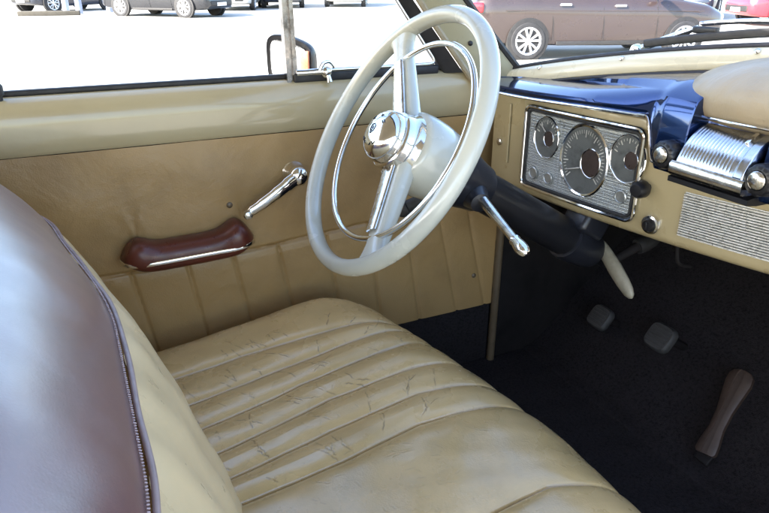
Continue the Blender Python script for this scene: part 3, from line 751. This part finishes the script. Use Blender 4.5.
# A pillars (inner, cream) + tan strip + weatherstrip edge
def L2(z): return .918 - 1.02*(z-1.115)
for s_ in (1, -1):
    zz = lin(1.055, 1.50, 14)
    rings = []
    for z in zz:
        x1, x2 = L1(z), max(L2(z), L1(z)+.03)
        y1 = .690 - .12*max(0, z-1.2); y2 = .664 - .14*max(0, z-1.2)
        rings.append([(x1, s_*(y1+.03), z), (x1, s_*y1, z), (x1+(x2-x1)*.3, s_*(y1-.013), z), (x1+(x2-x1)*.7, s_*(y2+.001), z), (x2, s_*y2, z), (x2+.012, s_*(y2+.05), z)])
    pl = MB().loft(rings).build('windshield_pillar', M['pillar_paint'], body, smooth=50)
    MB().tube([(L1(z)-.004, s_*(.694-.12*max(0, z-1.2)), z) for z in zz], .0075, 8).build('pillar_strip', M['strip_tan'], pl)
    MB().tube([(max(L2(z), L1(z)+.03)+.007, s_*(.667-.14*max(0, z-1.2)), z) for z in lin(1.10, 1.50, 12)], .0085, 8).build('pillar_seal', M['weather'], pl)
    zs_ = 1.165; MB().lathe([(0, .0055), (.003, .0055), (.005, .003), (.0055, .0005)], (L1(zs_)+.040, s_*.6725, zs_), (-.3, -s_, 0), 12).build('pillar_screw', M['black'], pl)
# roof with headliner (above the frame), rear wall and rear pillars
def roof_pt(x, Y, up=0):
    A = min(1, abs(Y)/.66)
    z = 1.50 + .045*(1-A**2.5) + .02*(1-((x+.5)/1.1)**2) + up
    return (x, Y, z)
RX = lin(-1.75, .47, 24); RYs = lin(-.69, .69, 24)
MB().grid(lambda x, Y: roof_pt(x, Y), RX, RYs).build('headliner', M['headliner'], body)
MB().grid(lambda x, Y: roof_pt(x, Y*1.06, .03), [-1.85] + RX[1:-1] + [.52], RYs).build('roof', M['navy_flat'], body)
for s_ in (1, -1):
    MB().loft([[(x-.05, s_*.69, z), (x+.05, s_*.69, z), (x+.05, s_*.74, z), (x-.05, s_*.74, z)] for x, z in ((-.80, .30), (-.80, 1.0), (-.84, 1.5))]).build('door_pillar', M['cream_paint'], body)
    MB().loft([[(x-.25, s_*.64, z), (x+.05, s_*.64, z), (x+.05, s_*.70, z), (x-.25, s_*.70, z)] for x, z in ((-1.55, 1.0), (-1.70, 1.5))]).build('rear_pillar', M['headliner'], body)
    MB().box((-1.3, s_*.73, .68), (.96, .06, .80), bev=.02).build('rear_quarter', M['navy_flat'], body)
MB().box((-1.75, 0, .68), (.08, 1.44, .80), bev=.02).build('rear_bulkhead', M['headliner'], body)
# bonnet and cowl outside the windshield
bn = MB(); 
def bon(x, Y):
    A = abs(Y)/.72; return (x, Y, 1.075 - .34*A**1.5 - .05*((x-1.1)/1.4)**2 - .03*(x < 1.2))
bn.grid(bon, lin(1.12, 2.55, 16), lin(-.72, .72, 30)); bn.build('bonnet', M['navy_flat'], body)
MB().box((2.05, 0, .45), (1.0, 1.36, .50), bev=.06).build('engine_bay', M['navy_flat'], body)
# windshield glass
wg = MB(); wg.grid(lambda Y, k: (wsx(Y)+.004 + (.50-wsx(Y))*k*.98, Y*(1-.03*k), wsz(Y)+.004 + (1.50-wsz(Y))*k), lin(.66, -.66, 40), lin(0, 1, 8))
wg.build('windshield', M['glass'], body, smooth=80)
# wipers on the outside of the windshield
wi = None
def wsp(Y, h, o=.03): return Vector((wsx(Y)+.004+(.5-wsx(Y))*h/.32*.98*.32/.32*0 + o, Y, wsz(Y)+h))
w_ = MB(); w_.tube([wsp(Y, hh, .035) for Y, hh in zip(lin(.36, -.2, 24), [.022 + .004*math.sin(i*.13) for i in range(24)])], .0075, 8, flat=.8); wi = w_.build('wiper', M['rubber'], body)
w_ = MB(); w_.tube(spline([wsp(0.395, .010, .05), wsp(0.340, .026, .055), wsp(0.280, .042, .055), wsp(.27, .048, .055), wsp(.17, .044, .05), wsp(.10, .028, .04)], 30), [.0065]*10 + [.0045]*20, 8); w_.build('wiper_arm', M['chrome_worn'], wi)
w_ = MB(); w_.lathe([(0, .012), (.012, .012), (.018, .008), (.02, .002)], wsp(.385, .004, .05), (-.4, 0, .9), 18); w_.build('pivot_cap', M['chrome'], wi)
w_ = MB(); w_.box(wsp(.26, .036, .045), (.012, .05, .012), bev=.003); w_.build('blade_clip', M['black'], wi)

# under the dash: a bracket with hanging cables
ub = MB(); ub.tube(spline([(.98, .20, .86), (.985, .20, .83), (.99, .195, .80), (1.02, .19, .79)], 12), .004, 8); ub.tube(spline([(.985, .21, .86), (1.0, .22, .82), (1.05, .26, .80), (1.15, .3, .84)], 14), .0045, 8); ub.box((.985, .19, .853), (.02, .02, .012), bev=.002)
ub.build('hanging_cable', M['dark_metal'], dash)

# ------------------------------------------------------------------ OUTSIDE: parked cars
M['tyre'] = mat('tyre', (.025, .025, .027), .8, var=.2)
M['alloy'] = mat('alloy', (.62, .62, .63), .3, metal=.7, var=.05)
M['car_glass'] = mat('car_glass', (.02, .025, .03), .06, coat=1, var=.1, rvar=.02)
M['taillight'] = mat('taillight', (.55, .02, .03), .2, coat=.6, var=.1)
M['headlight'] = mat('headlight', (.75, .77, .8), .12, metal=.4, coat=.6, var=.1)
M['plate'] = mat('number_plate', (.75, .75, .72), .5, var=.05)
def paint(n, c): return mat(n, c, .3, metal=.25, coat=.8, var=.04, vscale=2, rvar=.04)
def car(name, pm, pos, heading, label, cat='car', L=4.6, W=1.82, wb=2.75, detail=True, rw=.335, group='cars parked outside'):
    o = empty(name, (0, 0, 0), label, cat, group)
    xr = -wb/2; xf = wb/2; x0 = xr - (L-wb)*.53; x1 = xf + (L-wb)*.47
    hw = W/2
    st_ = [(x0, .80, .42, .80), (x0+.05, .9, .34, .95), (x0+.25, .97, .26, 1.04), (xr, 1., .22, 1.06), (0, 1., .20, 1.0), (xf-.45, 1., .20, .98), (xf, .99, .22, .93), (x1-.35, .94, .24, .85), (x1-.08, .84, .28, .74), (x1, .70, .36, .62)]
    X_ = [s_[0] for s_ in st_]
    b_ = MB(); rings = []
    for x in lin(x0, x1, 60):
        k, zb, zt = (interp(x, X_, [s_[i] for s_ in st_]) for i in (1, 2, 3))
        w = hw*k; h = zt-zb
        half = [(w*.80, zb), (w*.93, zb+.03), (w*.955, zb+h*.12), (w*.985, zb+h*.35), (w*1.0, zb+h*.62), (w*.985, zb+h*.74), (w*.965, zb+h*.86), (w*.90, zb+h*.955), (w*.72, zt), (w*.3, zt+.02)]
        rings.append([(x, -y, z) for y, z in half] + [(x, y, z) for y, z in reversed(half)])
    b_.loft(rings)
    B = b_.build('body', pm, o, smooth=40)
    # cabin
    c_ = MB(); rings = []
    cs = [(x0+.28, 1.00, 1.02), (x0+.75, 1.0, 1.36), (xr+.75, 1.0, 1.46), (xf-1.15, .99, 1.45), (xf-.75, .95, 1.34), (xf-.02, .9, .96)]
    for x in lin(cs[0][0], cs[-1][0], 30):
        zt = interp(x, [c[0] for c in cs], [c[2] for c in cs]); k = interp(x, [c[0] for c in cs], [c[1] for c in cs])
        zb = interp(x, X_, [s_[3] for s_ in st_]) - .04; zt = max(zt, zb+.03); f_ = (zt-zb)/.5
        half = [(hw*.93*k, zb), (hw*(.93-.10*f_)*k, zb+(zt-zb)*.55), (hw*(.93-.19*f_)*k, zb+(zt-zb)*.88), (hw*(.93-.30*f_)*k, zt), (hw*.25, zt+.012)]
        rings.append([(x, -y, z) for y, z in half] + [(x, y, z) for y, z in reversed(half)])
    c_.loft(rings); c_.build('cabin', pm, o, smooth=35)
    for s_ in (-1, 1):
        def gy(x, f_):
            return s_*(hw*(.93-.135*f_)+.004)
        for a0, a1 in ((x0+.95, xr+.55), (xr+.60, xr+1.40), (xr+1.46, xf-.62)):
            top0 = interp(a0, [c[0] for c in cs], [c[2] for c in cs])-.09; top1 = interp(a1, [c[0] for c in cs], [c[2] for c in cs])-.09
            zb0 = 1.0
            pts = [(a0, gy(a0, .12), zb0), (a1, gy(a1, .12), zb0-.01), (a1-.02, gy(a1, (top1-.94)/.5), max(top1, zb0+.05)), (a0+.04, gy(a0, (top0-.94)/.5), max(top0, zb0+.05))]
            MB().add(pts + [(x, y-s_*.02, z) for x, y, z in pts], [(0, 1, 2, 3), (4, 5, 6, 7), (0, 1, 5, 4), (1, 2, 6, 5), (2, 3, 7, 6), (3, 0, 4, 7)]).build('side_window', M['car_glass'], o, smooth=0)
        for xw in (xr, xf):
            ar = MB(); ar.lathe([(0, rw+.055), (.10, rw+.055), (.103, rw+.04)], (xw, s_*(hw*.995-.10), rw+.01), (0, s_, 0), 40); ar.build('wheel_arch', M['rubber'], o)
            w_ = MB(); w_.lathe([(-.20, rw*.6), (-.20, rw*.97), (-.16, rw), (-.03, rw), (0, rw*.95), (.008, rw*.78), (.002, rw*.72), (-.02, rw*.70)], (xw, s_*(hw+.010), rw), (0, s_, 0), 48)
            ty = w_.build('wheel', M['tyre'], o)
            r_ = MB(); r_.lathe([(-.02, rw*.60), (.004, rw*.70), (.006, rw*.74), (-.002, rw*.75), (-.03, rw*.72)], (xw, s_*(hw+.010), rw), (0, s_, 0), 48)
            r_.lathe([(-.03, rw*.18), (.0, rw*.17), (.004, rw*.10), (.004, .001)], (xw, s_*(hw+.010), rw), (0, s_, 0), 24)
            for k in range(10):
                a_ = 2*PI*(k//2)/5 + (.17 if k % 2 else -.17); a2 = 2*PI*(k//2)/5 + (.27 if k % 2 else -.27)
                y_ = s_*(hw+.008)
                p0 = Vector((xw + math.sin(a_)*rw*.12, y_, rw + math.cos(a_)*rw*.12)); p1 = Vector((xw + math.sin(a2)*rw*.71, y_, rw + math.cos(a2)*rw*.71))
                r_.tube([p0, p1], [rw*.062, rw*.075], 8)
            r_.build('rim', M['alloy'], ty)
        if detail:
            for xs_, zz_ in ((xr+.60, .86), (xr+1.55, .84)):
                MB().box((xs_, s_*(hw*.985+.012), zz_), (.19, .03, .035), bev=.008).build('door_handle', M['headlight'], o)
            for xs_ in (xr+.40, xr+1.28, xf-.52):
                MB().tube([(xs_+.02, s_*(hw*.965+.006), .30), (xs_, s_*(hw*.998+.002), .60), (xs_-.02, s_*(hw*.985+.001), .80), (xs_-.04, s_*(hw*.93), .95)], .004, 6).build('door_gap', M['rubber'], o)
            MB().tube([(x, s_*(hw*.992+.001), .77-.02*(x-xr)/wb) for x in lin(xr-.4, xf+.3, 12)], .008, 6, flat=.5).build('side_crease', pm, o)
            MB().box((.0, s_*(hw*.95+.004), .255), (wb-1.0, .03, .07), bev=.012).build('sill_trim', M['rubber'], o)
            MB().box((xf-.55, s_*(hw+.10), 1.0), (.12, .20, .13), bev=.035).build('door_mirror', pm, o)
        MB().box((x1-.20, s_*hw*.68, .66), (.34, .26, .12), Matrix.Rotation(R(-s_*24), 3, 'Z') @ Matrix.Rotation(R(12), 3, 'Y'), .04).build('headlight', M['headlight'], o)
        MB().box((x0+.10, s_*hw*.80, .82), (.20, .28, .16), Matrix.Rotation(R(s_*20), 3, 'Z'), .04).build('taillight', M['taillight'], o)
    MB().box((x1+.0, 0, .45), (.06, hw*1.25, .16), bev=.03).build('front_grille', M['rubber'], o)
    MB().box((x1+.03, 0, .42), (.02, .50, .11), bev=.003).build('number_plate', M['plate'], o)
    MB().add([(xf-.05, -hw*.72, .99), (xf-.05, hw*.72, .99), (xf-.72, hw*.60, 1.37), (xf-.72, -hw*.60, 1.37)], [(0, 1, 2, 3)]).build('front_window', M['car_glass'], o, smooth=0)
    o.location = pos; o.rotation_euler = (0, 0, heading)
    return o
P_brown = paint('brown_paint', (.047, .032, .029)); P_grey = paint('grey_paint', (.012, .013, .017)); P_red = paint('red_paint', (.55, .03, .05)); P_dark = paint('dark_paint', (.02, .025, .04)); P_silver = paint('silver_paint', (.42, .44, .46)); P_white = paint('white_paint', (.7, .7, .7))
rw0 = Vector((7.05, 8.73, 0)); fw0 = Vector((9.65, 7.9, 0)); hd = math.atan2(fw0.y-rw0.y, fw0.x-rw0.x)
cb_ = (rw0+fw0)/2 + Vector((-math.sin(hd), math.cos(hd), 0))*.88
car('brown_car', P_brown, tuple(cb_), hd, 'large brown metallic car parked side-on just beyond the windshield', wb=2.75, L=4.5, W=1.76, rw=.30)
hg = R(-48)
front_w = Vector((3.95, 23.3, 0)); d_ = Vector((math.cos(hg), math.sin(hg), 0)); nrm_ = Vector((-d_.y, d_.x, 0))
car('grey_car', P_grey, tuple(front_w - d_*1.35 + nrm_*.92), hg, 'dark grey car seen angled through the open side window, nearest of the row behind', wb=2.7, L=4.5)
car('dark_hatchback', P_dark, (.6, 30.6, 0), R(215), 'dark car parked behind the blue-grey bollards at far left', detail=False, L=4.0, wb=2.5)
car('silver_car', P_silver, (7.2, 29.3, 0), R(-112), 'silver car parked nose-on to the right of the dark grey car', detail=False)
car('black_car', P_dark, (9.6, 30.5, 0), R(-108), 'black car parked nose-on just left of the chrome window post', detail=False)
car('white_car', P_white, (12.6, 30.2, 0), R(-115), 'white car parked nose-on just right of the chrome window post', detail=False)
car('red_car', P_red, (19.6, 12.3, 0), R(157), 'bright red car parked behind the brown car at the far right', detail=False)
car('navy_car', P_dark, (19.6, 16.6, 0), R(218), 'dark navy car parked left of the bright red car', detail=False)
# low kerb and bollards at far left
kb = MB().box((-.1, 26.7, .08), (2.0, .25, .16), Matrix.Rotation(R(-8), 3, 'Z'), .02).build('kerb_block', mat('kerb_stone', (.07, .062, .048), .9, var=.15, vscale=3))
thing1(kb, 'low tan concrete kerb block lying on the bright paving at far left', 'kerb')
M['bollard'] = mat('bollard_paint', (.30, .34, .45), .5, var=.1)
for x, y in ((.48, 27.7), (.91, 27.5), (2.0, 28.2)):
    w_ = MB().lathe([(0, .14), (.02, .12), (.95, .11), (1.0, .10), (1.04, .06), (1.05, .005)], (x, y, 0), (0, 0, 1), 20).build('bollard', M['bollard'])
    thing1(w_, {.48: 'blue-grey bollard, leftmost of the three behind the tan kerb', .91: 'blue-grey bollard, middle one of three behind the tan kerb', 2.0: 'blue-grey bollard closest to the dark grey car'}[x], 'bollard', 'bollards at the edge of the paving')

# ------------------------------------------------------------------ light, sky, camera
W = bpy.data.worlds.new('World'); sc.world = W; W.use_nodes = True
nt = W.node_tree; bg = nt.nodes['Background']
sky = nt.nodes.new('ShaderNodeTexSky'); sky.sky_type = 'NISHITA'; sky.sun_disc = False
SUN_EL, SUN_AZ = 34, 262      # compass-style azimuth measured from +Y toward +X (sun comes from behind, passenger side)
sky.sun_elevation = R(SUN_EL); sky.sun_rotation = R(SUN_AZ); sky.air_density = 1; sky.dust_density = 1.5; sky.altitude = 100
nt.links.new(sky.outputs[0], bg.inputs[0]); bg.inputs[1].default_value = .15
sd = bpy.data.lights.new('sun', 'SUN'); sd.energy = 4.5; sd.angle = R(.53); sd.color = (1, .95, .87)
so = bpy.data.objects.new('sun', sd); COL.objects.link(so)
az = R(SUN_AZ); dv = Vector((math.sin(az)*math.cos(R(SUN_EL)), math.cos(az)*math.cos(R(SUN_EL)), math.sin(R(SUN_EL))))
so.rotation_euler = dv.to_track_quat('Z', 'Y').to_euler(); so.location = dv*20
cd = bpy.data.cameras.new('camera'); cd.sensor_width = 36; cd.lens = 36*660/769; cd.clip_start = .01; cd.clip_end = 1000
co = bpy.data.objects.new('camera', cd); COL.objects.link(co); co.location = (0, -.6, 1.30); co.rotation_euler = (R(90-23.06), 0, R(-25.3))
sc.camera = co
sc.view_settings.view_transform = 'Standard'; sc.view_settings.look = 'None'; sc.view_settings.gamma = 1
sc.view_settings.exposure = 2.7
sc.render.engine = 'CYCLES'
sc.cycles.use_denoising = True
sc.cycles.max_bounces = 10; sc.cycles.diffuse_bounces = 5; sc.cycles.glossy_bounces = 5; sc.cycles.transparent_max_bounces = 12
sc.cycles.sample_clamp_indirect = 10
sc.cycles.caustics_reflective = False; sc.cycles.caustics_refractive = False
